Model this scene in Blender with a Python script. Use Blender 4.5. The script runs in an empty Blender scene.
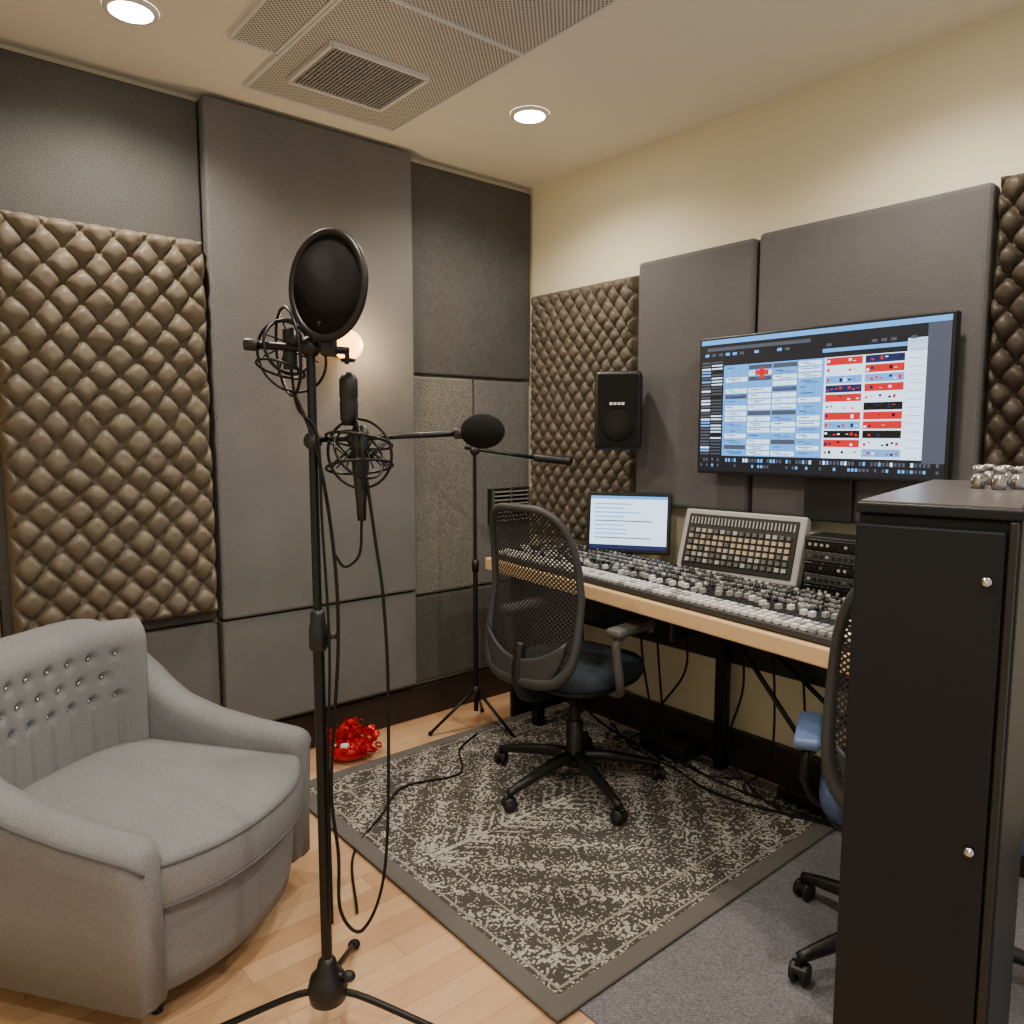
import bpy, bmesh, math, random
from mathutils import Vector, Matrix, noise, Euler
random.seed(7)
scene=bpy.context.scene
CAM=(-2.912,-3.304,1.5); YAW=math.radians(-40.3); H=2.872

# ------------------------------------------------------------ materials
def lin(c):
    return tuple(((v/255)/12.92 if v/255<=.04045 else ((v/255+.055)/1.055)**2.4) for v in c)+(1,)
class NT:
    def __init__(s,name):
        s.mat=bpy.data.materials.new(name); s.mat.use_nodes=True
        s.t=s.mat.node_tree; s.n=s.t.nodes; s.l=s.t.links
        s.b=s.n['Principled BSDF']; s.out=s.n['Material Output']
        s.tc=s.n.new('ShaderNodeTexCoord')
    def node(s,typ,**k):
        n=s.n.new(typ)
        for a,b in k.items(): setattr(n,a,b)
        return n
    def setin(s,sock,v):
        if isinstance(v,bpy.types.NodeSocket): s.l.new(v,sock)
        else: sock.default_value=v
    def m(s,op,a,b=0.0,c=0.0):
        n=s.node('ShaderNodeMath',operation=op)
        s.setin(n.inputs[0],a); s.setin(n.inputs[1],b); s.setin(n.inputs[2],c)
        return n.outputs[0]
    def mix(s,f,a,b):
        n=s.node('ShaderNodeMix',data_type='RGBA')
        s.setin(n.inputs[0],f); s.setin(n.inputs[6],a); s.setin(n.inputs[7],b)
        return n.outputs[2]
    def noise(s,scale,detail=2,vec=None,rough=.5):
        n=s.node('ShaderNodeTexNoise'); n.inputs['Scale'].default_value=scale
        n.inputs['Detail'].default_value=detail; n.inputs['Roughness'].default_value=rough
        s.l.new(vec if vec else s.tc.outputs['Object'],n.inputs['Vector']); return n.outputs[0]
    def xyz(s):
        n=s.node('ShaderNodeSeparateXYZ'); s.l.new(s.tc.outputs['Object'],n.inputs[0]); return n.outputs
    def comb(s,x,y,z):
        n=s.node('ShaderNodeCombineXYZ')
        s.setin(n.inputs[0],x); s.setin(n.inputs[1],y); s.setin(n.inputs[2],z); return n.outputs[0]
    def bump(s,h,strength,dist=.002):
        n=s.node('ShaderNodeBump'); n.inputs['Strength'].default_value=strength; n.inputs['Distance'].default_value=dist
        s.l.new(h,n.inputs['Height']); s.l.new(n.outputs[0],s.b.inputs['Normal'])
    def col(s,v): s.setin(s.b.inputs['Base Color'],v)
def M(name,c,rough=.6,metal=0,var=.0,vs=60,bump=0,bs=300,spec=.5,sheen=0):
    t=NT(name); t.b.inputs['Roughness'].default_value=rough; t.b.inputs['Metallic'].default_value=metal
    t.b.inputs['Specular IOR Level'].default_value=spec
    if sheen: t.b.inputs['Sheen Weight'].default_value=sheen
    c=lin(c)
    n=t.noise(vs,3)
    a=tuple(x*(1-var) for x in c[:3])+(1,); b=tuple(min(1,x*(1+var)) for x in c[:3])+(1,)
    t.col(t.mix(n,a,b))
    if bump: t.bump(t.noise(bs,2),bump)
    return t.mat
def fabric(name,c,contrast=.35,scale=260,weave=500):
    t=NT(name); t.b.inputs['Roughness'].default_value=.95; t.b.inputs['Specular IOR Level'].default_value=.15
    c=lin(c); o=t.xyz()
    n1=t.noise(scale,3,rough=.7); n2=t.noise(5,2)
    w=t.m('MULTIPLY',t.m('SINE',t.m('MULTIPLY',t.m('ADD',o[0],o[1]),weave)),t.m('SINE',t.m('MULTIPLY',o[2],weave)))
    f=t.m('ADD',t.m('MULTIPLY',t.m('SUBTRACT',n1,.5),2.4),t.m('ADD',.5,t.m('MULTIPLY',w,.15)))
    f=t.m('ADD',f,t.m('MULTIPLY',t.m('SUBTRACT',n2,.5),.3))
    f=t.m('MINIMUM',t.m('MAXIMUM',f,0),1)
    a=tuple(x*(1-contrast) for x in c[:3])+(1,); b=tuple(min(1,x*(1+contrast)) for x in c[:3])+(1,)
    t.col(t.mix(f,a,b)); t.bump(f,.5,.0015)
    return t.mat
def emis(name,c,s):
    t=NT(name); t.b.inputs['Base Color'].default_value=(0,0,0,1)
    t.b.inputs['Emission Color'].default_value=lin(c); t.b.inputs['Emission Strength'].default_value=s
    return t.mat

m_cream=M('wall_paint',(224,218,192),.8,var=.03,vs=4,bump=.1,bs=200)
m_ceil=M('ceiling_paint',(234,229,218),.85,var=.02,vs=4,bump=.08,bs=150)
m_black=M('black_plastic',(18,18,20),.42,var=.1)
m_blackm=M('black_metal',(18,18,19),.38,metal=.3,var=.1)
m_cab=M('cabinet_black',(14,18,27),.5,var=.08,vs=8,spec=.3)
m_base=M('baseboard_dark',(40,32,28),.5,var=.15,vs=20)
m_rubber=M('cable_rubber',(12,12,13),.65,spec=.3)
m_chrome=M('chrome',(200,200,200),.2,metal=1)
m_grey=M('grey_plastic',(84,84,82),.5,var=.05)
m_dgrey=M('dark_grey_plastic',(52,54,56),.5,var=.05)
m_lgrey=M('light_grey_plastic',(156,156,154),.45,var=.05)
m_white=M('white_plastic',(222,222,222),.4)
m_pan1=fabric('panel_fabric',(108,107,106),.5,200)
m_pan3=fabric('panel_fabric_dark',(82,81,79),.45,200)
m_pan4=fabric('panel_fabric_light',(114,112,106),.6,180,300)
m_panR=fabric('panel_fabric_right',(95,93,95),.3)
m_sofa=fabric('armchair_fabric',(130,131,134),.3,300,900)
m_seat=fabric('office_seat_fabric',(48,56,64),.3)
m_seat2=fabric('office_seat_blue',(58,72,100),.3)
m_padblue=M('armpad_blue_reflection',(92,116,160),.35,var=.05)  # bluish light reflected on the pads is put into their base colour
m_carpet=fabric('carpet_grey',(114,113,119),.45,160)
m_foam=M('mic_foam',(26,26,27),1,bump=1,bs=350,spec=.1)
m_tuft=M('tufted_vinyl',(110,100,86),.5,var=.1,vs=9,bump=.2,bs=180,spec=.4)
m_tuft2=M('tufted_vinyl_dark',(90,82,71),.55,var=.2,vs=12,bump=.25,bs=180,spec=.4)
m_tuft3=M('tufted_vinyl_brown',(66,57,48),.5,var=.2,vs=12,bump=.25,bs=180,spec=.4)
m_tan=M('tan_knob',(168,152,128),.5)
m_red=M('red_foil',(214,24,34),.3,metal=.35,var=.3,vs=40)
m_pop=M('pop_filter_nylon',(30,29,29),.9,bump=.6,bs=900,spec=.1)
m_dl=emis('downlight_glow',(255,240,214),60)
m_globe=emis('globe_glow',(255,176,84),9)

def wood(name,c1,c2,plank=None,sc=1):
    t=NT(name); o=t.xyz(); t.b.inputs['Roughness'].default_value=.42
    v=t.comb(t.m('MULTIPLY',o[0],2*sc),t.m('MULTIPLY',o[1],24*sc),t.m('MULTIPLY',o[2],24*sc))
    g=t.noise(1.6,5,v,.6)
    base=t.mix(g,lin(c1),lin(c2))
    if plank:
        W,L=plank
        row=t.m('FLOOR',t.m('DIVIDE',o[1],W))
        off=t.m('MULTIPLY',t.m('FRACT',t.m('MULTIPLY',t.m('SINE',t.m('MULTIPLY',row,12.9898)),43758.5)),L)
        xx=t.m('DIVIDE',t.m('ADD',o[0],off),L); cx=t.m('FLOOR',xx)
        h=t.m('FRACT',t.m('MULTIPLY',t.m('SINE',t.m('ADD',t.m('MULTIPLY',row,78.233),t.m('MULTIPLY',cx,37.7))),4375.5))
        base=t.mix(t.m('MULTIPLY',h,.65),base,lin((176,130,92)))
        fy=t.m('FRACT',t.m('DIVIDE',o[1],W)); fx=t.m('FRACT',xx)
        e=t.m('MAXIMUM',t.m('LESS_THAN',fy,.025),t.m('LESS_THAN',fx,.003))
        base=t.mix(t.m('MULTIPLY',e,.55),base,lin((110,78,52)))
    t.col(base); return t.mat
m_floor=wood('oak_planks',(222,188,150),(194,156,116),(.085,.8))
m_maple=wood('maple_edge',(226,196,152),(208,174,128))
m_trimw=wood('trim_oak',(200,140,85),(160,105,60))

def perf():
    t=NT('perforated_metal'); o=t.xyz()
    a=t.m('SINE',t.m('MULTIPLY',o[0],math.pi*2/.018)); b=t.m('SINE',t.m('MULTIPLY',o[1],math.pi*2/.018))
    h=t.m('GREATER_THAN',t.m('MULTIPLY',a,b),.15)
    t.col(t.mix(h,lin((212,209,203)),lin((84,83,82)))); return t.mat
m_perf=perf()
def meshmat():
    t=NT('chair_mesh'); o=t.xyz(); t.b.inputs['Roughness'].default_value=.7
    t.col(lin((28,28,30)))
    a=t.m('ABSOLUTE',t.m('SINE',t.m('MULTIPLY',t.m('ADD',o[1],o[2]),math.pi/.018)))
    b=t.m('ABSOLUTE',t.m('SINE',t.m('MULTIPLY',t.m('SUBTRACT',o[1],o[2]),math.pi/.018)))
    hole=t.m('GREATER_THAN',t.m('MINIMUM',a,b),.68)
    tr=t.node('ShaderNodeBsdfTransparent'); mx=t.node('ShaderNodeMixShader')
    t.l.new(hole,mx.inputs[0]); t.l.new(t.b.outputs[0],mx.inputs[1]); t.l.new(tr.outputs[0],mx.inputs[2])
    t.l.new(mx.outputs[0],t.out.inputs[0]); return t.mat
m_mesh=meshmat()
def rugmat(hx,hy):
    t=NT('patterned_rug'); o=t.xyz(); t.b.inputs['Roughness'].default_value=1; t.b.inputs['Specular IOR Level'].default_value=.1
    ax=t.m('ABSOLUTE',o[0]); ay=t.m('ABSOLUTE',o[1])
    v=t.comb(ax,ay,0)
    vo=t.node('ShaderNodeTexVoronoi'); vo.inputs['Scale'].default_value=105; t.l.new(v,vo.inputs['Vector'])
    v2=t.node('ShaderNodeTexVoronoi',feature='SMOOTH_F1'); v2.inputs['Scale'].default_value=17; t.l.new(v,v2.inputs['Vector'])
    n=t.noise(45,3,v,.6); n3=t.noise(4,2)
    d=t.m('ADD',t.m('DIVIDE',ax,hx),t.m('DIVIDE',ay,hy))
    ring=t.m('SINE',t.m('MULTIPLY',t.m('ADD',d,t.m('MULTIPLY',n,.08)),24))
    petal=t.m('SINE',t.m('MULTIPLY',v2.outputs['Distance'],34))
    thr=t.m('ADD',t.m('ADD',.38,t.m('MULTIPLY',ring,.12)),t.m('MULTIPLY',t.m('SUBTRACT',n,.5),.55))
    thr=t.m('ADD',thr,t.m('MULTIPLY',petal,.20))
    thr=t.m('ADD',thr,t.m('MULTIPLY',t.m('SUBTRACT',n3,.5),.35))
    zig=t.m('LESS_THAN',t.m('ABSOLUTE',t.m('SUBTRACT',t.m('FRACT',t.m('DIVIDE',t.m('SUBTRACT',o[0],ay),.055)),.5)),.16)
    zig=t.m('MULTIPLY',zig,t.m('LESS_THAN',ay,.10)); zig=t.m('MAXIMUM',zig,t.m('LESS_THAN',ay,.010))
    zig=t.m('MULTIPLY',zig,t.m('LESS_THAN',ax,hx*.78))
    f=t.m('LESS_THAN',vo.outputs['Distance'],t.m('ADD',thr,t.m('MULTIPLY',zig,.35)))
    inner=t.mix(t.m('MULTIPLY',f,.66),lin((76,73,69)),lin((212,209,202)))
    bd=t.m('MINIMUM',t.m('SUBTRACT',hx,ax),t.m('SUBTRACT',hy,ay))
    b1=t.m('LESS_THAN',bd,.06)
    l1=t.m('LESS_THAN',t.m('ABSOLUTE',t.m('SUBTRACT',bd,.078)),.004)
    l2=t.m('LESS_THAN',t.m('ABSOLUTE',t.m('SUBTRACT',bd,.19)),.004)
    inner=t.mix(t.m('MAXIMUM',l1,l2),inner,lin((150,147,141)))
    fine=t.noise(300,2)
    inner=t.mix(t.m('MULTIPLY',fine,.25),inner,lin((68,64,60)))
    t.col(t.mix(b1,inner,lin((102,99,96)))); t.bump(fine,.6); return t.mat

# ------------------------------------------------------------ mesh builder
def crom(pts,n=8):
    P=[Vector(p) for p in pts]
    if len(P)<3: return P
    Q=[2*P[0]-P[1]]+P+[2*P[-1]-P[-2]]; out=[]
    for i in range(1,len(Q)-2):
        a,b,c,d=Q[i-1:i+3]
        for k in range(n):
            t=k/n
            out.append(.5*((2*b)+(c-a)*t+(2*a-5*b+4*c-d)*t*t+(3*b-a-3*c+d)*t**3))
    out.append(P[-1]); return out
class MB:
    def __init__(s): s.bm=bmesh.new(); s.mats=[]
    def mi(s,m):
        if m not in s.mats: s.mats.append(m)
        return s.mats.index(m)
    def raw(s,verts,faces,m,smooth=False,T=None):
        i=s.mi(m); vs=[s.bm.verts.new(T@Vector(v) if T else v) for v in verts]
        for f in faces:
            try:
                q=s.bm.faces.new([vs[k] for k in f]); q.material_index=i; q.smooth=smooth
            except ValueError: pass
    def qbox(s,c,sz,m,T=None):
        x,y,z=c; a,b,d=sz[0]/2,sz[1]/2,sz[2]/2
        v=[(x+i*a,y+j*b,z+k*d) for k in(-1,1) for j in(-1,1) for i in(-1,1)]
        s.raw(v,[(0,2,3,1),(4,5,7,6),(0,1,5,4),(2,6,7,3),(0,4,6,2),(1,3,7,5)],m,False,T)
    def fin(s,b,m,T=None,smooth=False):
        i=s.mi(m)
        for f in b.faces: f.material_index=i; f.smooth=smooth
        if T: b.transform(T)
        me=bpy.data.meshes.new('t'); b.to_mesh(me); b.free(); s.bm.from_mesh(me); bpy.data.meshes.remove(me)
    def box(s,c,sz,m,bev=.005,seg=2,rot=None,smooth=False,T=None):
        b=bmesh.new(); bmesh.ops.create_cube(b,size=1)
        bmesh.ops.scale(b,vec=sz,verts=b.verts)
        if bev: bmesh.ops.bevel(b,geom=b.edges[:],offset=bev,segments=seg,profile=.5,affect='EDGES')
        X=Matrix.Translation(c)
        if rot: X=X@Euler(rot).to_matrix().to_4x4()
        if T: X=T@X
        s.fin(b,m,X,smooth)
    def poly(s,pts,z0,z1,m,bev=.004):
        b=bmesh.new(); lo=[b.verts.new((p[0],p[1],z0)) for p in pts]; f=b.faces.new(lo)
        r=bmesh.ops.extrude_face_region(b,geom=[f]); 
        for v in [g for g in r['geom'] if isinstance(g,bmesh.types.BMVert)]: v.co.z=z1
        bmesh.ops.recalc_face_normals(b,faces=b.faces)
        if bev: bmesh.ops.bevel(b,geom=b.edges[:],offset=bev,segments=2,profile=.5,affect='EDGES')
        s.fin(b,m)
    def tube(s,pts,r,m,seg=10,smooth_path=0,closed=False,caps=True):
        P=crom(pts,smooth_path) if smooth_path else [Vector(p) for p in pts]
        n=len(P); R=r if isinstance(r,(list,tuple)) else [r]*n
        if len(R)!=n:
            q=len(R)-1; R2=[]
            for k in range(n):
                f=k/(n-1)*q; i=min(q-1,int(f)); R2.append(R[i]*(1-(f-i))+R[i+1]*(f-i))
            R=R2
        vs=[];nrm=None
        for k in range(n):
            if closed: t=P[(k+1)%n]-P[k-1]
            else: t=P[min(k+1,n-1)]-P[max(k-1,0)]
            if t.length<1e-9: t=Vector((0,0,1))
            t.normalize()
            if nrm is None:
                a=Vector((0,0,1)) if abs(t.z)<.9 else Vector((1,0,0)); nrm=t.cross(a).normalized()
            else:
                nrm=(nrm-t*nrm.dot(t)); nrm.normalize()
            bn=t.cross(nrm)
            for j in range(seg):
                th=2*math.pi*j/seg; vs.append(P[k]+(nrm*math.cos(th)+bn*math.sin(th))*R[k])
        fs=[]
        for k in range(n if closed else n-1):
            k2=(k+1)%n
            for j in range(seg): fs.append((k*seg+j,k*seg+(j+1)%seg,k2*seg+(j+1)%seg,k2*seg+j))
        if caps and not closed:
            fs.append(tuple(range(seg))[::-1]); fs.append(tuple((n-1)*seg+j for j in range(seg)))
        s.raw(vs,fs,m,True)
    def cyl(s,p0,p1,r0,m,r1=None,seg=20):
        r1=r0 if r1 is None else r1
        p0=Vector(p0);p1=Vector(p1);d=(p1-p0)*.001
        s.tube([p0,p0+d,p1-d,p1],[r0*.999,r0,r1,r1*.999],m,seg)
    def lathe(s,prof,m,T=None,seg=28,caps=True):
        vs=[];fs=[];n=len(prof)
        for r,z in prof:
            for j in range(seg):
                a=2*math.pi*j/seg; vs.append((r*math.cos(a),r*math.sin(a),z))
        for k in range(n-1):
            for j in range(seg): fs.append((k*seg+j,k*seg+(j+1)%seg,(k+1)*seg+(j+1)%seg,(k+1)*seg+j))
        if caps: fs.append(tuple(range(seg))[::-1]); fs.append(tuple((n-1)*seg+j for j in range(seg)))
        s.raw(vs,fs,m,True,T)
    def ball(s,c,r,m,T=None,u=20,v=12):
        b=bmesh.new(); bmesh.ops.create_uvsphere(b,u_segments=u,v_segments=v,radius=1)
        rr=r if isinstance(r,(tuple,list)) else (r,r,r)
        bmesh.ops.scale(b,vec=rr,verts=b.verts); X=Matrix.Translation(c)
        s.fin(b,m,(T@X) if T else X,True)
    def pad(s,outline,rings,m,dome=0):
        cx=sum(p[0] for p in outline)/len(outline); cy=sum(p[1] for p in outline)/len(outline)
        n=len(outline); vs=[];fs=[]
        for sc,z in rings:
            for x,y in outline: vs.append((cx+(x-cx)*sc,cy+(y-cy)*sc,z))
        for k in range(len(rings)-1):
            for j in range(n): fs.append((k*n+j,k*n+(j+1)%n,(k+1)*n+(j+1)%n,(k+1)*n+j))
        fs.append(tuple(range(n))[::-1]); 
        L=(len(rings)-1)*n; fs.append(tuple(L+j for j in range(n)))
        s.raw(vs,fs,m,True)
    def obj(s,name,loc=(0,0,0),rz=0,parent=None,rot=None):
        bmesh.ops.recalc_face_normals(s.bm,faces=s.bm.faces)
        me=bpy.data.meshes.new(name); s.bm.to_mesh(me); s.bm.free()
        for m in s.mats: me.materials.append(m)
        o=bpy.data.objects.new(name,me); scene.collection.objects.link(o)
        o.location=loc; o.rotation_euler=rot if rot else (0,0,rz)
        if parent: o.parent=parent
        return o
def sqo(a,b,n=48,e=.5,cx=0,cy=0):
    out=[]
    for k in range(n):
        t=2*math.pi*k/n; c,s_=math.cos(t),math.sin(t)
        out.append((cx+a*math.copysign(abs(c)**e,c),cy+b*math.copysign(abs(s_)**e,s_)))
    return out
def lerp_tab(tab,x):
    tab=sorted(tab)
    if x<=tab[0][0]: return tab[0][1]
    for (a,b),(c,d) in zip(tab,tab[1:]):
        if x<=c:
            t=(x-a)/(c-a); return b+(d-b)*t
    return tab[-1][1]

# ------------------------------------------------------------ room shell
def slab(name,c,sz,m,bev=0):
    b=MB(); b.box((0,0,0),sz,m,bev); return b.obj(name,c)
slab('floor',(-1.85,-2.15,-.05),(3.9,4.5,.1),m_floor)
slab('ceiling',(-1.85,-2.15,H+.05),(3.9,4.5,.1),m_ceil)
slab('wall_back',(-1.85,.05,H/2),(3.9,.1,H+.2),m_cream)
slab('wall_right',(.05,-2.15,H/2),(.1,4.5,H+.2),m_cream)
slab('wall_left',(-3.75,-2.15,H/2),(.1,4.5,H+.2),m_cream)
slab('baseboard_back',(-1.85,-.02,.085),(3.7,.04,.17),m_base,.004)
slab('baseboard_right',(-.02,-2.15,.085),(.04,4.2,.17),m_base,.004)
slab('trim_1',(-2.66,-.03,1.4),(.12,.05,2.3),m_trimw,.004)
slab('carpet_tile_area',(-.80,-3.10,.003),(1.60,2.4,.006),m_carpet)
def panel(x0,x1,z0,z1,d,m,name='acoustic_panel'):
    b=MB(); b.box((0,0,0),(x1-x0-.010,d,z1-z0-.010),m,.012,3); b.obj(name,((x0+x1)/2,-d/2-.001,(z0+z1)/2))
panel(-2.60,-1.82,.70,2.84,.06,m_pan3); panel(-3.6,-2.73,.22,2.84,.06,m_pan3); panel(-2.6,-1.82,.20,.70,.06,m_pan1)
panel(-1.82,-.825,.70,2.86,.10,m_pan1); panel(-1.82,-.825,.20,.70,.09,m_pan1)
panel(-.825,-.012,1.80,2.84,.055,m_pan3); panel(-.825,-.42,.66,1.80,.05,m_pan4); panel(-.42,-.012,.66,1.80,.045,m_pan1)
panel(-.825,-.012,.19,.66,.045,m_pan3)
def panelR(y0,y1,z0,z1,d,m):
    b=MB(); b.box((0,0,0),(d,y1-y0-.01,z1-z0),m,.02,3); b.obj('acoustic_panel',(-d/2-.001,(y0+y1)/2,(z0+z1)/2))
panelR(-1.52,-.89,1.16,2.31,.085,m_panR); panelR(-2.39,-1.53,1.16,2.32,.085,m_panR)

def tuft(name,w,h,W,Hh,amp,m,loc,rz,res=.006,ex=.55):
    nx=int(w/res); nz=int(h/res); vs=[];fs=[]
    for j in range(nz+1):
        for i in range(nx+1):
            x=w*i/nx; z=h*j/nz
            wob=.014*noise.noise(Vector((x*5,z*5,1)))
            xx=x+wob; zz=z+.012*noise.noise(Vector((x*4,z*4,7)))
            p=xx/W+zz/Hh; q=xx/W-zz/Hh
            s1=abs(math.sin(math.pi*p)*math.sin(math.pi*q))
            zz2=zz-.14*Hh*(s1)
            p2=xx/W+zz2/Hh; q2=xx/W-zz2/Hh
            s2=abs(math.sin(math.pi*p2)*math.sin(math.pi*q2))
            s1=min(s1*1.6,.4*s1+.6*s2)
            # round dome: circular profile across each cell
            dome=math.sqrt(max(0,1-(1-min(1,s1))**2.0))
            hgt=amp*dome*(1+.25*noise.noise(Vector((x*12,z*12,3))))
            e=min(x,w-x,z,h-z); ef=min(1,max(0,e)/.035); ef=math.sqrt(1-(1-ef)**2)
            hgt=(.03+hgt)*ef
            vs.append((x-w/2+.01*noise.noise(Vector((0,z*6,5)))*(1 if abs(x-w/2)>w/2-.03 else 0),-hgt,z-h/2))
    for j in range(nz):
        for i in range(nx):
            a=j*(nx+1)+i; fs.append((a,a+1,a+nx+2,a+nx+1))
    b=MB(); b.raw(vs,fs,m,True)
    b.qbox((0,.0,0),(w-.02,.012,h-.02),m)
    return b.obj(name,loc,rz)
tuft('tufted_acoustic_quilt',.73,1.53,.112,.130,.050,m_tuft,(-2.20,-.068,1.515),0,.005)
tuft('tufted_acoustic_quilt',.75,1.34,.078,.100,.036,m_tuft2,(-.012,-.47,1.60),math.radians(-90),.005)
tuft('tufted_acoustic_quilt',.62,1.15,.085,.110,.050,m_tuft3,(-.03,-2.705,1.76),math.radians(-90),.005)

# ceiling vent
b=MB()
for (x0,x1,y0,y1) in [(-1.70,-1.03,-2.3,-.25),(-1.88,-1.715,-2.3,-.58)]:
    b.qbox(((x0+x1)/2,(y0+y1)/2,H-.006),(x1-x0,y1-y0,.010),m_perf)
    for a in (x0,x1): b.qbox((a,(y0+y1)/2,H-.008),(.012,y1-y0,.016),m_white)
    for a in (y0,y1): b.qbox(((x0+x1)/2,a,H-.008),(x1-x0,.012,.016),m_white)
x0,x1,y0,y1=-1.6,-1.2,-.79,-.43
b.qbox(((x0+x1)/2,(y0+y1)/2,H-.013),(x1-x0,y1-y0,.004),m_black)
for a in (x0,x1,): b.qbox((a,(y0+y1)/2,H-.018),(.014,y1-y0,.02),m_white)
for a in (y0,y1): b.qbox(((x0+x1)/2,a,H-.018),(x1-x0,.014,.02),m_white)
for k in range(1,26): b.qbox((x0+(x1-x0)*k/26,(y0+y1)/2,H-.019),(.006,y1-y0,.012),m_lgrey)
for k in range(1,12): b.qbox(((x0+x1)/2,y0+(y1-y0)*k/12,H-.017),(x1-x0,.004,.008),m_lgrey)
b.qbox((-1.365,-1.15,H-.013),(.66,.012,.012),m_white)
b.obj('ceiling_air_vent')

def downlight(x,y,power=88):
    b=MB(); b.lathe([(.066,.012),(.066,.001),(.070,0),(.080,.002),(.084,.008),(.084,.012)],m_white,caps=False)
    b.lathe([(.0,.001),(.067,.001),(.067,.010),(0,.010)],m_dl,caps=False)
    o=b.obj('recessed_downlight',(x,y,H-.0125))
    l=bpy.data.lights.new('downlight_lamp','SPOT'); l.energy=power; l.color=(1,.89,.74); l.spot_size=math.radians(150); l.spot_blend=.7; l.shadow_soft_size=.05
    lo=bpy.data.objects.new('downlight_lamp',l); scene.collection.objects.link(lo); lo.parent=o; lo.location=(0,0,-.02)
for x,y,p in [(-.659,-.766,72),(-2.18,-.53,80),(-.66,-2.3,78),(-2.3,-2.1,88),(-1.5,-3.6,75),(-3.0,-3.5,75)]: downlight(x,y,p)  # leading pair is in view; the others are unseen, added to light the room

# wall sconce
b=MB(); b.lathe([(.0,0),(.05,0),(.05,.015),(.02,.03),(.015,.05),(0,.05)],m_blackm,Matrix.Rotation(math.radians(90),4,'X'))
b.tube([(0,-.03,0),(0,-.08,-.03),(0,-.10,-.07)],.008,m_blackm)
b.ball((0,-.10,-.005),.068,m_globe); b.lathe([(.03,-.08),(.035,-.07),(.03,-.055)],m_blackm,Matrix.Translation((0,-.10,0)))
sc=b.obj('globe_wall_sconce',(-1.25,-.10,1.905))
l=bpy.data.lights.new('sconce_lamp','POINT'); l.energy=9; l.color=(1,.72,.40); l.shadow_soft_size=.05
lo=bpy.data.objects.new('sconce_lamp',l); scene.collection.objects.link(lo); lo.parent=sc; lo.location=(0.09,-.15,0.0)

b=MB(); b.box((0,0,0),(.29,.03,.20),m_black,.004)
for k in range(8): b.qbox((0,-.018,-.08+k*.023),(.26,.012,.006),m_lgrey)
for k in (-.13,0,.13): b.qbox((k,-.02,0),(.008,.014,.19),m_grey)
b.obj('wall_vent_grille',(-.185,-.062,1.10))

# ------------------------------------------------------------ rug
b=MB(); b.box((0,0,0),(1.60,1.66,.010),rugmat(.80,.83),.003,1); b.obj('patterned_area_rug',(-.88,-1.20,.012))

# ------------------------------------------------------------ desk
TZ=.892
PA=Vector((-.63,-.405)); PB=Vector((-.885,-2.318)); dv=(PB-PA).normalized(); PE=PA+dv*2.12
b=MB()
b.poly([(-.045,-.38),(PA.x,PA.y),(PE.x,PE.y),(-.045,PE.y+.02)],TZ-.058,TZ,m_maple,.006)
b.poly([(-.05,-.40),(PA.x+.03,PA.y-.02),(PE.x+.03,PE.y+.02),(-.05,PE.y+.04)],TZ-.001,TZ+.003,m_black,0)
for yy,xf in ((-.55,-.50),(-1.45,None),(-2.40,-.70)):
    b.box((-.12,yy,(TZ-.075)/2+.01),(.05,.05,TZ-.095),m_blackm,.004)
    if xf:
        b.box((xf+.10,yy,(TZ-.075)/2+.01),(.05,.05,TZ-.095),m_blackm,.004)
        b.box(((-.12+xf+.10)/2,yy,.12),(abs(xf)-.22,.04,.04),m_blackm,.004)
b.tube([(-.14,-1.5,.75),(-.14,-2.3,.2)],.010,m_blackm)
b.tube([(-.36,-1.55,.82),(-.24,-2.15,.03)],.010,m_blackm)
b.box((-.09,-1.45,.66),(.02,1.9,.32),m_black,.003)
b.box((-.32,-.50,.45),(.44,.02,.74),m_black,.003)
b.box((-.30,-1.0,.735),(.38,.9,.16),m_black,.01)
b.box((-.30,-1.85,.79),(.42,.8,.08),m_black,.01)
b.obj('studio_desk')
b=MB()
for k in range(11):
    y=-.80-k*.15+random.uniform(-.05,.05); x=-.13-random.random()*.06
    pts=[(x,y,.76),(x-.02,y-.05,.45),(x-.03,y+random.uniform(-.12,.12),.15),(x-.08,y+random.uniform(-.2,.2),.024),(x-.05+random.uniform(-.10,.08),y-.3+random.uniform(-.1,.1),.024)]
    b.tube(pts,.0055,m_rubber,6,8)
b.tube([(-.5,-.62,.8),(-.45,-.9,.25),(-.25,-1.2,.03),(-.35,-1.6,.024),(-.2,-2.1,.024)],.006,m_rubber,6,8)
b.box((-.16,-1.95,.055),(.08,.36,.05),m_black,.006); b.box((-.16,-1.2,.06),(.14,.25,.06),m_black,.006)
b.obj('under_desk_cables')

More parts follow.
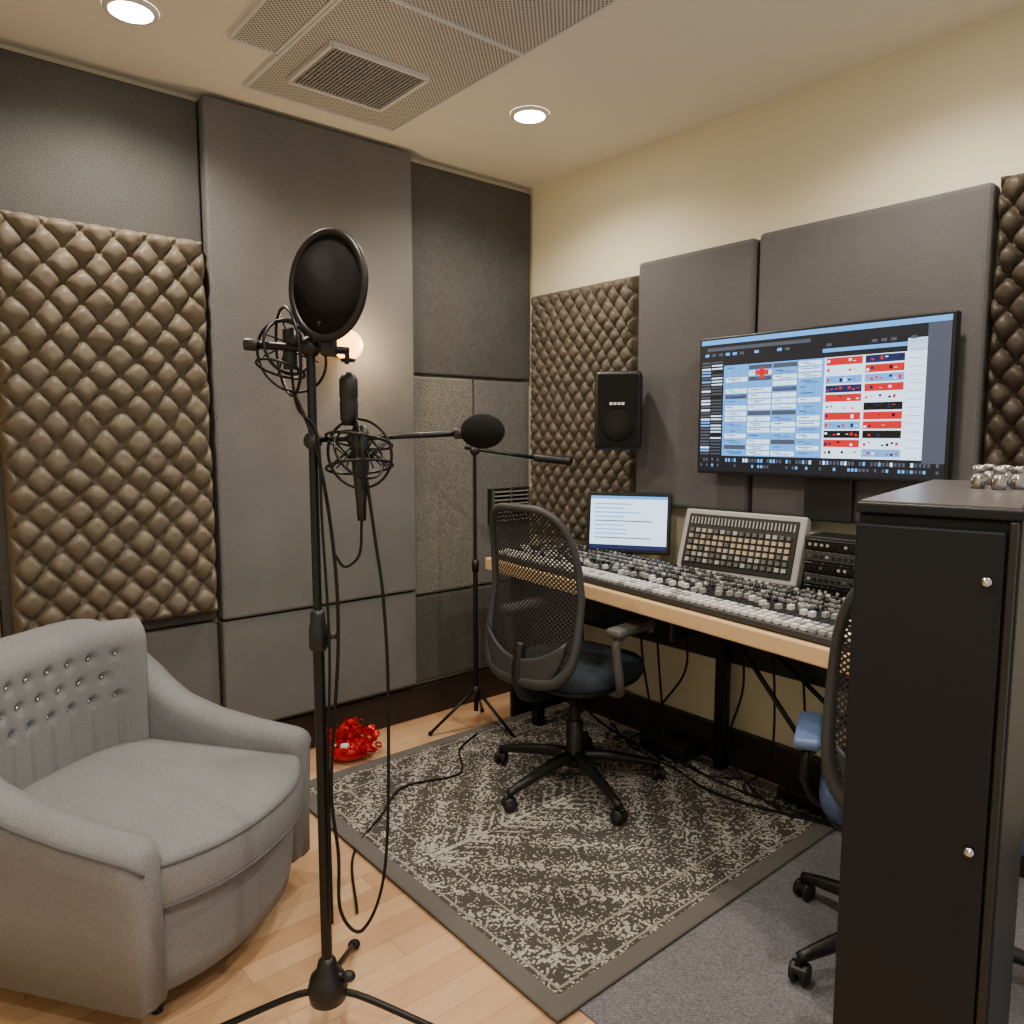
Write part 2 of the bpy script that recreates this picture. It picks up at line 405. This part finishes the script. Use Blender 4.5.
# ------------------------------------------------------------ mixing console
def desk_obj(b,name,off_a,off_b,z=TZ+.0035):
    a=dv; bb=Vector((-a.y,a.x)) 
    o=PA+a*off_a+bb*off_b
    return b.obj(name,(o.x,o.y,z),math.atan2(a.y,a.x))
m_cons=M('console_panel_grey',(54,55,58),.5,var=.1)
b=MB(); L=2.02; D=.41
T=Matrix.Rotation(math.radians(4),4,'X')
b.box((L/2,D/2,.0),(L,D,.022),m_cons,.005,2,T=Matrix.Translation((0,0,.012))@T)
b.qbox((L/2,.36,.014),(L,.06,.028),m_black)
TT=Matrix.Translation((0,0,.024))@T
ncol=64; cw=L/ncol
for i in range(ncol):
    x=(i+.5)*cw
    b.qbox((x+cw/2,D/2,.0005),(.0025,D*.98,.002),m_black,TT)
    for r in range(3):
        b.qbox((x,.022+r*.027,.005),(cw*.70,.019,.011),m_white if random.random()<.75 else m_lgrey,TT)
    b.qbox((x,.150,.001),(.005,.095,.003),m_black,TT)
    fy=.118+random.random()*.07
    b.qbox((x,fy,.009),(.015,.022,.016),m_white if random.random()<.4 else m_lgrey,TT)
    for r in range(7):
        yy=.215+r*.025
        if r%2==0:
            b.lathe([(.0085,0),(.0075,.013),(0,.013)],random.choice([m_lgrey,m_grey,m_grey,m_black,m_grey]),TT@Matrix.Translation((x,yy,.001)),8)
        else:
            b.qbox((x-.007,yy,.004),(.009,.010,.008),random.choice([m_lgrey,m_lgrey,m_grey]),TT); b.qbox((x+.006,yy,.004),(.009,.010,.008),random.choice([m_lgrey,m_black]),TT)
desk_obj(b,'mixing_console',.05,.018)

b=MB()
S=Matrix.Rotation(math.radians(-18),4,'X')
b.box((.27,.0,.15),(.54,.05,.28),m_lgrey,.008,2,T=S)
b.box((.27,-.024,.15),(.49,.012,.235),m_black,.003,1,T=S)
for i in range(16):
    for j in range(6):
        b.qbox((.055+i*.0287,-.034,.065+j*.026),(.017,.012,.016),m_tan if j in(2,3,4) and random.random()<.8 else random.choice([m_lgrey,m_grey,m_grey]),S)
for i in range(30): b.qbox((.045+i*.0157,-.032,.238),(.005,.006,.03),m_lgrey,S)
b.box((.27,.05,.05),(.52,.08,.1),m_black,.004)
b.obj('slanted_control_surface',(-.265,-1.30,TZ+.004),math.radians(-90+5))
b=MB(); b.box((.24,.07,.115),(.48,.14,.23),m_black,.006)
for j in range(5):
    b.box((.24,-.006,.028+j*.043),(.46,.012,.038),m_dgrey if j%2 else m_blackm,.002,1)
    for i in range(20): b.qbox((.03+i*.0225,-.014,.028+j*.043),(.009,.008,.009),random.choice([m_lgrey,m_black,m_black,m_grey]))
b.obj('outboard_gear_rack',(-.27,-1.885,TZ+.004),math.radians(-90))

# ------------------------------------------------------------ displays
def quad(b,x0,x1,z0,z1,y,m): b.raw([(x0,y,z0),(x1,y,z0),(x1,y,z1),(x0,y,z1)],[(0,1,2,3)],m)
e_w=emis('screen_white',(206,232,255),2.3); e_lb=emis('screen_lightblue',(86,158,228),1.9); e_g=emis('screen_grey',(92,100,118),.9)
e_b=emis('screen_blue',(30,92,190),1.6)
e_d=emis('screen_dark',(28,33,46),.7); e_r=emis('screen_red',(205,14,28),1.7); e_n=emis('screen_navy',(22,38,100),1.0); e_k=emis('screen_black',(10,12,18),.4)
W,Hh=.985,.55
b=MB(); b.box((0,0,0),(W+.022,.045,Hh+.024),m_black,.005)
y=-.0235; sx=lambda u:-W/2+W*u; sz=lambda v:Hh/2-Hh*v
quad(b,sx(0),sx(1),sz(1),sz(0),y,e_d)
def Q(u0,v0,u1,v1,m,l): quad(b,sx(u0),sx(u1),sz(v1),sz(v0),y-.0004*l,m)
Q(0,0,1,.035,e_lb,1); Q(0,.035,1,.20,e_d,1); Q(.925,.035,1,.9,e_g,2)
Q(.03,.06,.5,.085,e_g,2); Q(.55,.14,.86,.165,e_lb,2)
Q(.115,.20,.56,.88,e_lb,1); Q(.56,.20,.86,.88,e_w,1); Q(.86,.12,.925,.88,e_w,1)
for k in range(30):
    v=.165+k*.024; Q(.005,v,.05,v+.013,random.choice([e_g,e_w,e_lb,e_g]),2); Q(.055,v,.108,v+.010,random.choice([e_g,e_k,e_w]),2)
cols=[.125,.235,.345,.455,.555]
for r in range(16):
    v=.21+r*.042
    for c in range(4):
        if random.random()<.85: Q(cols[c],v,cols[c+1]-.006,v+.032,random.choice([e_w,e_w,e_lb,e_w,e_g] if c<3 else [e_w,e_lb,e_w]),2)
        if random.random()<.85: Q(cols[c]+.01,v+.008,cols[c]+.02+random.random()*.07,v+.014,random.choice([e_g,e_b,e_n]),3)
        if random.random()<.6: Q(cols[c]+.03,v+.020,cols[c]+.05+random.random()*.045,v+.025,random.choice([e_g,e_b,e_n]),3)
Q(.265,.25,.325,.285,e_r,4); Q(.285,.235,.305,.31,e_r,4)
for k in range(12): Q(.125+k*.036,.20,.1262+k*.036,.88,e_b,3)
pat=[(e_r,e_n),(e_w,e_r),(e_lb,e_lb),(e_n,e_r),(e_r,e_w),(e_w,e_k),(e_r,e_r),(e_lb,e_r),(e_k,e_k),(e_r,e_w),(e_w,e_lb)]
for r in range(11):
    v=.205+r*.061
    for c in range(2):
        u=.567+c*.148
        m_=pat[r][c]
        Q(u,v,u+.138,v+.050,m_,2)
        for q in range(8): 
            if random.random()<.75: Q(u+.004+q*.0165,v+.010+random.random()*.02,u+.014+q*.0165,v+.020+random.random()*.022,random.choice([e_w,e_r,e_n,e_k,e_r]),3)
for k in range(14): Q(.868,.14+k*.051,.918,.144+k*.051,e_lb,2)
Q(0,.885,1,1,e_d,1)
for k in range(70):
    Q(.008+k*.014,.90,.017+k*.014,.925,random.choice([e_g,e_w,e_lb,e_d,e_g]),2); Q(.008+k*.014,.945,.017+k*.014,.965,random.choice([e_g,e_lb,e_d,e_d]),2)
for k in range(26): Q(.02+k*.034,.105,.04+k*.034,.125,random.choice([e_d,e_g,e_lb,e_d]),3)
b.box((.07,.030,-.355),(.19,.03,.20),m_black,.006); b.box((.07,.035,-.1),(.4,.026,.3),m_black,.01)
b.obj('flat_screen_display',(-.148,-1.825,1.620),math.radians(-90))

b=MB(); T=Matrix.Rotation(math.radians(-8),4,'X'); w,h=.36,.25
b.box((0,0,.19),(w+.036,.020,h+.040),m_black,.006,T=T)
def q2(x0,x1,z0,z1,l,m): b.raw([(x0,-.0105-.0004*l,z0),(x1,-.0105-.0004*l,z0),(x1,-.0105-.0004*l,z1),(x0,-.0105-.0004*l,z1)],[(0,1,2,3)],m,False,T)
z0=.19-h/2
q2(-w/2,w/2,z0,z0+h,0,e_w); q2(-w/2,w/2,z0,z0+.02,1,e_n); q2(-w/2,w/2,z0+h-.014,z0+h,1,e_lb)
for k in range(9):
    q2(-.16,-.16+random.uniform(.1,.28),z0+.05+k*.02,z0+.055+k*.02,1,random.choice([e_g,e_lb,e_lb]))
b.box((0,.02,.05),(.05,.02,.10),m_black,.004); b.box((0,.01,.006),(.20,.10,.012),m_black,.004)
b.obj('desktop_monitor',(-.235,-.985,TZ+.004),math.radians(-58))

b=MB(); b.box((0,0,0),(.215,.15,.36),m_black,.022,4)
b.box((0,-.072,0),(.185,.012,.33),m_pop,.005,2)
b.lathe([(0,0),(.066,0),(.070,.003),(.066,.005),(0,.004)],m_pop,Matrix.Translation((0,-.078,-.07))@Matrix.Rotation(math.radians(90),4,'X'))
for k in range(4): b.qbox((-.030+k*.018,-.080,.03),(.013,.004,.012),m_white)
b.box((.03,.09,0),(.05,.09,.08),m_blackm,.004)
b.obj('studio_monitor_speaker',(-.24,-.925,1.61),math.radians(-52))

# ------------------------------------------------------------ armchair
E=bpy.data.objects.new('tufted_armchair',None); scene.collection.objects.link(E)
E.location=(-2.41,-.93,0); E.rotation_euler=(0,0,math.radians(-55))
hw=.35; xb=-.35; r=.2; xf=.34; P=[]
for k in range(14): P.append(Vector((xf+(xb+r-xf)*k/14,-hw)))
for k in range(12): a=math.pi/2*k/12; P.append(Vector((xb+r-r*math.sin(a),-hw+r-r*math.cos(a))))
for k in range(10): P.append(Vector((xb,-hw+r+(2*hw-2*r)*k/10)))
for k in range(12): a=math.pi/2*k/12; P.append(Vector((xb+r-r*math.cos(a),hw-r+r*math.sin(a))))
for k in range(15): P.append(Vector((xb+r+(xf-xb-r)*k/14,hw)))
tab=[(.36,.535),(.2,.552),(.05,.578),(-.08,.62),(-.15,.67),(-.21,.745),(-.27,.83),(-.32,.885),(-.35,.90)]
vs=[];n=len(P); rings=[]
for k in range(n):
    t=(P[min(k+1,n-1)]-P[max(k-1,0)]).normalized(); nr=Vector((-t.y,t.x)); h=lerp_tab(tab,P[k].x)
    rings.append((P[k],nr,h,1.0))
def endr(R,dirx):
    p,nr,h,_=R
    return [(p+Vector((.030,0)),nr,h-.006,.93),(p+Vector((.048,0)),nr,h-.022,.75),(p+Vector((.055,0)),nr,h-.045,.45)]
rings=endr(rings[0],1)[::-1]+rings+endr(rings[-1],1)
sec=[(.034,.10),(.048,.30),(.062,.0,-.10),(.066,.0,-.045),(.050,.0,-.012),(.0,.0,.0),(-.042,.0,-.012),(-.055,.0,-.045),(-.055,.0,-.10),(-.055,.34),(-.05,.10)]
ns=len(sec)
for p,nr,h,sc_ in rings:
    for q in sec:
        z=q[1] if len(q)==2 else h+q[2]
        if len(q)==2: z=min(z,h-.12)
        if sc_<.9: z=z if len(q)==3 else max(z,.115)
        v=p+nr*q[0]*sc_; vs.append((v.x,v.y,z))
fs=[]
for k in range(len(rings)-1):
    for j in range(ns): fs.append((k*ns+j,k*ns+(j+1)%ns,(k+1)*ns+(j+1)%ns,(k+1)*ns+j))
fs.append(tuple(range(ns))); fs.append(tuple((len(rings)-1)*ns+j for j in range(ns)))
b=MB(); b.raw(vs,fs,m_sofa,True); 
m_pipe=M('armchair_piping',(92,92,96),.9)
b.tube([(p.x+nr.x*.065*s_,p.y+nr.y*.065*s_,h-.028) for p,nr,h,s_ in rings],.0045,m_pipe,6)
b.obj('shell',parent=E)
def dshape(front,back,hwid,bulge,n=40):
    out=[]
    for k in range(n+1):
        y=-hwid+2*hwid*k/n; out.append((front+bulge*(1-abs(y/hwid)**2.4),y))
    for k in range(9): 
        a=math.pi/2*k/8; out.append((back+.12-.12*math.sin(a),hwid-.12+.12*math.cos(a)))
    for k in range(9):
        a=math.pi/2*k/8; out.append((back+.12-.12*math.cos(a),-hwid+.12-.12*math.sin(a)))
    return out
b=MB()
o1=dshape(.36,-.34,.335,.10)
b.pad(o1,[(.86,.09),(.93,.10),(.965,.15),(.985,.26),(.99,.315),(.975,.33),(.9,.333)],m_sofa); b.obj('base',parent=E)
b=MB(); o2=dshape(.40,-.30,.318,.10)
b.pad(o2,[(.9,.332),(.975,.338),(1.0,.36),(1.005,.40),(1.0,.44),(.975,.462),(.93,.474),(.8,.484),(.5,.492),(.2,.495),(.02,.495)],m_sofa)
cx=sum(p[0] for p in o2)/len(o2)
for z,s_ in ((.350,.998),(.456,.992)):
    b.tube([(cx+(p[0]-cx)*s_,p[1]*s_,z) for p in o2],.0045,m_pipe,6,closed=True)
b.obj('seat_cushion',parent=E)
b=MB(); NY,NZ=120,80; vs=[];fs=[]; yw=.30; za,zb=.46,.887
btn=[(-.22+.0733*i+(.0367 if r%2 else 0),.645+.07*r) for r in range(3) for i in range(7) if not(r%2 and i==6)]
def backx(y,z):
    base=-.297+.13*(abs(y)/yw)**3.4
    ev=min(1,max(0,(zb-z)/.075)); ev=math.sqrt(1-(1-ev)**2)
    e=min(y+yw,yw-y); eh=max(0,min(1,e/.05)); eh=math.sqrt(1-(1-eh)**2)
    ef=ev*eh
    th=.05*ef
    for (by,bz) in btn:
        d2=(y-by)**2+(z-bz)**2
        if d2<.004: th-=.018*math.exp(-d2/.0002)
    if z<.66:
        g=(y+.22)%.0733; g=min(g,.0733-g)
        th-=.008*math.exp(-(g/.005)**2)*ef
    return base+th-.02*(1-ev)
for j in range(NZ+1):
    for i in range(NY+1):
        y=-yw+2*yw*i/NY; z=za+(zb-za)*j/NZ; vs.append((backx(y,z),y,z))
for j in range(NZ):
    for i in range(NY): a=j*(NY+1)+i; fs.append((a,a+1,a+NY+2,a+NY+1))
b.raw(vs,fs,m_sofa,True)
for by,bz in btn: b.ball((backx(by,bz)+.006,by,bz),(.006,.007,.007),m_chrome,u=10,v=8)
b.obj('tufted_back',parent=E)
b=MB()
for lx,ly in ((.30,.25),(.30,-.25),(-.26,.24),(-.26,-.24)):
    b.cyl((lx,ly,0),(lx*.95,ly*.95,.12),.014,m_black,.024)
b.obj('legs',parent=E)

# ------------------------------------------------------------ office chair
def office_chair(loc,rz,seatm,armm,padm,a0=0,RS=1.0,dz=0,bx=0,bh=0,arm_off=(0,0,0)):
    E=bpy.data.objects.new('office_chair',None); scene.collection.objects.link(E); E.location=loc; E.rotation_euler=(0,0,rz)
    b=MB()
    for k in range(5):
        a=a0+2*math.pi*k/5; c,s_=math.cos(a)*RS,math.sin(a)*RS
        b.tube([(c*.03,s_*.03,.125),(c*.12,s_*.12,.118),(c*.24,s_*.24,.092),(c*.32,s_*.32,.072)],[.028,.026,.021,.015],m_black,8,4)
        X=Matrix.Translation((c*.315,s_*.315,.03))@Matrix.Rotation(a+.7+k,4,'Z')
        b.cyl((c*.315,s_*.315,.03),(c*.315,s_*.315,.085),.009,m_black,seg=8)
        for o in (-.016,.016):
            b.lathe([(0,-.010),(.024,-.010),(.029,-.005),(.029,.005),(.024,.010),(0,.010)],m_black,X@Matrix.Translation((0,o,0))@Matrix.Rotation(math.pi/2,4,'X'),16)
        b.box((0,0,.012),(.05,.05,.022),m_black,.008,2,T=X)
    b.lathe([(.0,.085),(.04,.085),(.045,.10),(.042,.135),(.036,.15),(.036,.28),(.028,.285),(.024,.29),(.024,.42+dz),(0,.42+dz)],m_black)
    b.obj('star_base',parent=E)
    b=MB(); b.box((-.02,0,.425+dz),(.26,.16,.045),m_black,.01)
    b.tube([(.03,-.08,.425+dz),(.05,-.2,.42+dz),(.06,-.25,.415+dz)],.006,m_black,8,4)
    out=sqo(.245,.245,56,.55)
    b.pad(out,[(.8,.44+dz),(.94,.443+dz),(.97,.455+dz),(.965,.462+dz)],m_black)
    b.obj('mechanism',parent=E)
    b=MB(); b.pad(out,[(.93,.46+dz),(1.0,.468+dz),(1.02,.487+dz),(1.0,.515+dz),(.95,.53+dz),(.8,.537+dz),(.4,.530+dz),(.05,.528+dz)],seatm); b.obj('seat',parent=E)
    def f(u,v):
        z=.85+dz+(.315+bh)*v; wd=.225+.012*(-v)-.02*max(0,v)**2
        y=wd*u
        x=-.265+bx+.03*math.sin((v+.25)*1.9)-.075*max(0,v)+.055*u*u
        return Vector((x,y,z))
    def se(t,rr,e=.5):
        c,s_=math.cos(t),math.sin(t)
        return f(rr*math.copysign(abs(c)**e,c),rr*math.copysign(abs(s_)**e,s_))
    N=72; b=MB(); vs=[];fs=[]; KR=10
    for k in range(1,KR+1):
        for j in range(N): vs.append(tuple(se(2*math.pi*j/N,k/KR*.98)))
    for k in range(KR-1):
        for j in range(N): fs.append((k*N+j,k*N+(j+1)%N,(k+1)*N+(j+1)%N,(k+1)*N+j))
    fs.append(tuple(range(N))); b.raw(vs,fs,m_mesh,True); b.obj('mesh_back',parent=E)
    b=MB(); pts=[se(2*math.pi*j/N,1.0) for j in range(N)]
    R=[.015+.012*max(0,-math.sin(2*math.pi*j/N)) for j in range(N)]
    b.tube(pts,R,m_dgrey,10,closed=True)
    vs=[];fs=[]; nu,nv=16,8
    for side in (0,1):
        for j in range(nv+1):
            v=-.98+j/nv*.24
            for i in range(nu+1):
                u=-1+2*i/nu; hwid=min(1,(max(0,1-abs(v)**4))**.25)
                q=f(u*hwid*.97,v); vs.append((q.x-.006-(.014 if side else 0),q.y,q.z+.09*(u*u)*(j/nv)))
    S1=(nu+1)*(nv+1)
    for sd in (0,1):
        for j in range(nv):
            for i in range(nu): a=sd*S1+j*(nu+1)+i; fs.append((a,a+1,a+nu+2,a+nu+1))
    for i in range(nu): a=nv*(nu+1)+i; fs.append((a,a+1,S1+a+1,S1+a)); fs.append((i,i+1,S1+i+1,S1+i))
    for j in range(nv):
        for i in (0,nu): a=j*(nu+1)+i; fs.append((a,a+nu+1,S1+a+nu+1,S1+a))
    b.raw(vs,fs,m_dgrey,True)
    b.tube([(-.08,0,.43+dz),(-.22+bx,0,.43+dz),(-.295+bx,0,.50+dz),(-.295+bx,0,.60+dz),(-.285+bx,0,.66+dz)],[.028,.028,.028,.024,.02],m_black,10,6)
    b.obj('back_frame',parent=E)
    b=MB()
    ax,ay_,az=arm_off
    for s_ in (-1,1):
        b.tube([(-.02,s_*.16,.435+dz),(-.02+ax*.3,s_*.25,.44+dz),(-.03+ax,s_*.285,.50+dz),(-.05+ax,s_*.285,.60+dz+az),(-.055+ax,s_*.285,.665+dz+az),(-.01+ax,s_*.285,.695+dz+az),(.06+ax,s_*.285,.70+dz+az)],.018,armm,10,6)
        T=Matrix.Translation((.04+ax,s_*.285,.705+dz+az))
        b.box((0,0,0),(.25,.075,.034),padm,.015,3,T=T,smooth=True)
        b.tube([(.14+ax,s_*.285,.70+dz+az),(.17+ax,s_*.285,.69+dz+az),(.18+ax,s_*.285,.665+dz+az)],.016,armm,8,4)
    b.obj('armrests',parent=E)
    return E
office_chair((-.72,-1.13,.017),math.radians(6),m_seat,m_grey,m_grey,math.radians(30.7),1.16,.025,-.050,.02,(-.05,0,0))
office_chair((-.763,-2.51,.006),math.radians(25),m_seat2,m_blackm,m_padblue,math.radians(128),1.1,.0,0,0,(0,0,-.085))

# ------------------------------------------------------------ mic stand (front)
b=MB()
b.cyl((0,0,.10),(0,0,1.03),.0135,m_blackm); b.cyl((0,0,1.03),(0,0,1.70),.0105,m_blackm)
b.lathe([(0,.985),(.017,.985),(.022,.995),(.022,1.04),(.018,1.055),(.018,1.075),(.012,1.085),(0,1.085)],m_black)
b.tube([(.018,0,1.02),(.045,-.01,1.025)],.008,m_black)
b.lathe([(0,.075),(.025,.075),(.045,.09),(.05,.12),(.042,.15),(.028,.165),(.022,.19),(.014,.20),(0,.20)],m_black)
b.ball((.055,-.01,.155),(.018,.014,.014),m_black); b.tube([(.0,0,.155),(.05,-.01,.155)],.007,m_black)
for a in (-5,185,90):
    c,s_=math.cos(math.radians(a)),math.sin(math.radians(a))
    b.tube([(c*.03,s_*.03,.11),(c*.10,s_*.10,.095),(c*.30,s_*.30,.014)],.0085,m_blackm,8,4)
    b.ball((c*.305,s_*.305,.0125),(.018,.018,.0125),m_rubber)
b.tube([(-.145,0,1.705),(.09,-.01,1.69)],.009,m_blackm); b.ball((0,0,1.70),(.025,.022,.025),m_black); b.cyl((-.15,0,1.706),(-.12,0,1.704),.014,m_black)
b.box((.045,-.012,1.70),(.035,.03,.045),m_black,.006); b.lathe([(0,0),(.018,0),(.018,.02),(0,.02)],m_black,Matrix.Translation((-.03,-.02,1.72))@Matrix.Rotation(math.radians(90),4,'X'))
def ring(c,R,r,nrm,m=m_blackm,sx=1):
    n=Vector(nrm).normalized(); a=n.orthogonal().normalized(); q=n.cross(a)
    b.tube([Vector(c)+(a*math.cos(t)+q*math.sin(t)*sx)*R for t in [2*math.pi*k/36 for k in range(36)]],r,m,6,closed=True)
ring((-.055,.01,1.69),.10,.004,(1,.6,.1)); ring((-.055,.015,1.70),.062,.004,(.9,-.8,.2)); ring((-.05,.02,1.68),.085,.0035,(.2,1,.35)); ring((-.07,0,1.65),.055,.0035,(.2,.3,1))
for k in range(8):
    a=k*math.pi/4; b.tube([(-.05+.02*math.cos(a),.01,1.70+.02*math.sin(a)),(-.05+.07*math.cos(a+.3),.02,1.70+.07*math.sin(a+.3))],.002,m_rubber,5)
b.cyl((-.05,.01,1.65),(-.05,.01,1.74),.016,m_black)
b.tube([(.02,0,1.69),(.03,-.03,1.72),(.035,-.05,1.75)],.006,m_blackm,8,5)
X=Matrix.Translation((.056,-.06,1.826))@Matrix.Rotation(math.radians(-34),4,'Z')@Matrix.Rotation(math.radians(90),4,'X')
b.lathe([(0,-.004),(.112,-.004),(.112,.004),(0,.004)],m_pop,X,48)
n_=48; b.tube([X@Vector((.114*math.cos(2*math.pi*k/n_),.114*math.sin(2*math.pi*k/n_),0)) for k in range(n_)],.009,m_black,8,closed=True)
b.tube([(.06,-.01,1.69),(.085,-.012,1.685),(.085,-.012,1.66)],.006,m_blackm,8,4)
b.lathe([(0,1.52),(.014,1.52),(.02,1.535),(.021,1.57),(.019,1.58),(.021,1.585),(.021,1.625),(.012,1.64),(0,1.642)],m_black,Matrix.Translation((.088,-.012,0)))
b.tube([(0,0,1.487),(.12,-.01,1.492),(.36,-.01,1.503)],.0065,m_blackm,8); b.ball((0,0,1.485),(.022,.02,.022),m_black); b.ball((.1,-.01,1.49),(.02,.018,.02),m_black)
b.ball((.395,-.01,1.507),(.052,.042,.040),m_foam,u=24,v=16); b.cyl((.33,-.01,1.502),(.355,-.01,1.503),.013,m_black)
for (dz,R,nn) in ((.03,.076,(.12,.25,1)),(-.03,.076,(-.1,.25,1)),(0,.080,(.25,1,.1)),(0,.080,(1,.3,.1)),(0.0,.065,(.6,-.5,.5))): ring((.11,-.012,1.455+dz),R,.0035,nn)
for k in range(10):
    a=k*math.pi/5; b.tube([(.11+.02*math.cos(a),-.012+.02*math.sin(a),1.44),(.11+.07*math.cos(a+.3),-.012+.07*math.sin(a+.3),1.485)],.002,m_rubber,5)
    b.tube([(.11+.02*math.cos(a),-.012+.02*math.sin(a),1.47),(.11+.07*math.cos(a-.3),-.012+.07*math.sin(a-.3),1.425)],.002,m_rubber,5)
b.lathe([(0,1.30),(.010,1.30),(.012,1.34),(.017,1.40),(.022,1.45),(.022,1.50),(.014,1.52),(0,1.52)],m_black,Matrix.Translation((.112,-.012,0)))
b.tube([(.112,-.012,1.30),(.105,-.012,1.22),(.07,-.01,1.19),(.05,-.02,1.22)],.0035,m_rubber,6,8)
b.tube([(.125,-.012,1.40),(.145,-.02,1.25),(.161,-.02,1.109),(.168,-.02,.863),(.155,-.03,.456),(.10,-.04,.30),(.045,-.03,.34),(.04,-.02,.482),(.027,-.02,.66),(.052,-.02,1.01),(.045,-.02,1.25),(.01,-.015,1.47),(-.04,-.01,1.6)],.0042,m_rubber,6,10)
b.tube([(-.05,.01,1.66),(-.03,-.01,1.56),(.015,-.018,1.50),(.02,-.016,1.30),(.03,-.016,1.0),(.02,-.017,.7),(.02,-.017,.3)],.0035,m_rubber,6,8)
b.obj('microphone_stand',(-2.130,-1.666,0),YAW)

b=MB()
b.cyl((0,0,.10),(0,0,.85),.012,m_blackm); b.cyl((0,0,.85),(0,0,1.42),.008,m_blackm)
b.lathe([(0,.82),(.018,.82),(.018,.87),(.01,.88),(0,.88)],m_black); b.lathe([(0,.16),(.022,.16),(.022,.22),(.012,.23),(0,.23)],m_black)
for a in (-35,200,85):
    c,s_=math.cos(math.radians(a)),math.sin(math.radians(a))
    b.tube([(c*.02,s_*.02,.20),(c*.24,s_*.24,.012)],.008,m_blackm,8); b.ball((c*.24,s_*.24,.012),.012,m_rubber)
b.ball((0,0,1.42),(.025,.02,.025),m_black)
b.tube([(-.05,0,1.435),(.30,0,1.385)],.009,m_blackm); b.cyl((.29,0,1.387),(.46,0,1.370),.020,m_black); b.ball((.46,0,1.370),.023,m_black)
b.obj('boom_microphone_stand',(-.655,-.36,.0),YAW)
b=MB(); b.tube([(-.72,-.45,.024),(-.9,-.55,.024),(-1.05,-.75,.024),(-1.3,-.70,.024),(-1.5,-.85,.024),(-1.7,-1.0,.008),(-1.85,-1.3,.008)],.0045,m_rubber,6,10)
b.obj('floor_cable')

# red foil bow
b=MB()
for k in range(170):
    a=random.uniform(0,6.28); r_=random.uniform(0,.12); z=random.uniform(.02,.17)*(1-r_*4)
    c=Vector((r_*math.cos(a)*1.1,r_*math.sin(a),max(.03,z+.03)))
    T=Matrix.Translation(c)@Matrix.Rotation(random.uniform(0,6),4,(random.random()-.5,random.random()-.5,random.random()))
    R=random.uniform(.012,.022)
    pts=[(R*math.cos(t),R*.7*math.sin(t)) for t in [k2*math.pi/5 for k2 in range(11)]]
    vs=[];fs=[]
    for x,y_ in pts: vs+=[(x,y_,-.007),(x,y_,.007)]
    for i in range(10): fs.append((2*i,2*i+2,2*i+3,2*i+1))
    b.raw(vs,fs,m_red if random.random()<.95 else m_white,False,T)
b.ball((0,0,.05),(.10,.08,.05),m_red)
b.obj('red_foil_bow',(-1.31,-.26,.0))

# ------------------------------------------------------------ tall equipment cabinet
E=bpy.data.objects.new('tall_equipment_cabinet',None); scene.collection.objects.link(E)
E.location=(-1.760,-2.770,0); E.rotation_euler=(0,0,math.radians(12))
m_top=M('cabinet_top',(84,80,80),.3,var=.1,vs=10)
b=MB(); b.box((.335,-.106,.70),(.66,.212,1.36),m_cab,.004); b.box((.34,-.10,.015),(.64,.19,.03),m_black,.002)
b.box((-.004,-.098,.695),(.016,.194,1.34),m_cab,.003); b.box((-.001,-.203,.70),(.02,.010,1.36),m_black,.002)
b.obj('carcass',parent=E)
b=MB(); b.box((.331,-.106,1.389),(.674,.216,.016),m_cab,.003); b.box((.331,-.106,1.398),(.664,.206,.004),m_top,.001,1); b.obj('top',parent=E)
b=MB()
for z in (1.296,.90): 
    b.lathe([(0,0),(.006,0),(.006,.006),(.0075,.008),(.006,.013),(0,.014)],m_chrome,Matrix.Translation((-.012,-.176,z))@Matrix.Rotation(math.radians(-90),4,'Y'),16)
b.obj('knobs',parent=E)
b=MB()
m_glass=M('brushed_metal_jar',(170,168,166),.22,metal=1)
for k,(x,y_) in enumerate([(.40,-.115),(.43,-.145),(.47,-.11),(.42,-.175),(.50,-.15),(.46,-.18),(.53,-.12),(.38,-.15)]):
    b.lathe([(0,0),(.011,0),(.012,.004),(.012,.022),(.008,.026),(.008,.029),(.010,.030),(.010,.040),(0,.041)],m_glass,Matrix.Translation((x,y_,0)),14)
b.obj('small_metal_jars',(-1.760,-2.770,1.4005),math.radians(12))

# ------------------------------------------------------------ world & camera
w=bpy.data.worlds.new('World'); scene.world=w; w.use_nodes=True
bg=w.node_tree.nodes['Background']; bg.inputs[0].default_value=(1,.95,.88,1); bg.inputs[1].default_value=.7
cd=bpy.data.cameras.new('Camera'); cd.sensor_width=36; cd.lens=36*751/1024; cd.clip_start=.02
co=bpy.data.objects.new('Camera',cd); scene.collection.objects.link(co); co.location=CAM
co.rotation_euler=(math.radians(90-5.9),0,YAW); scene.camera=co
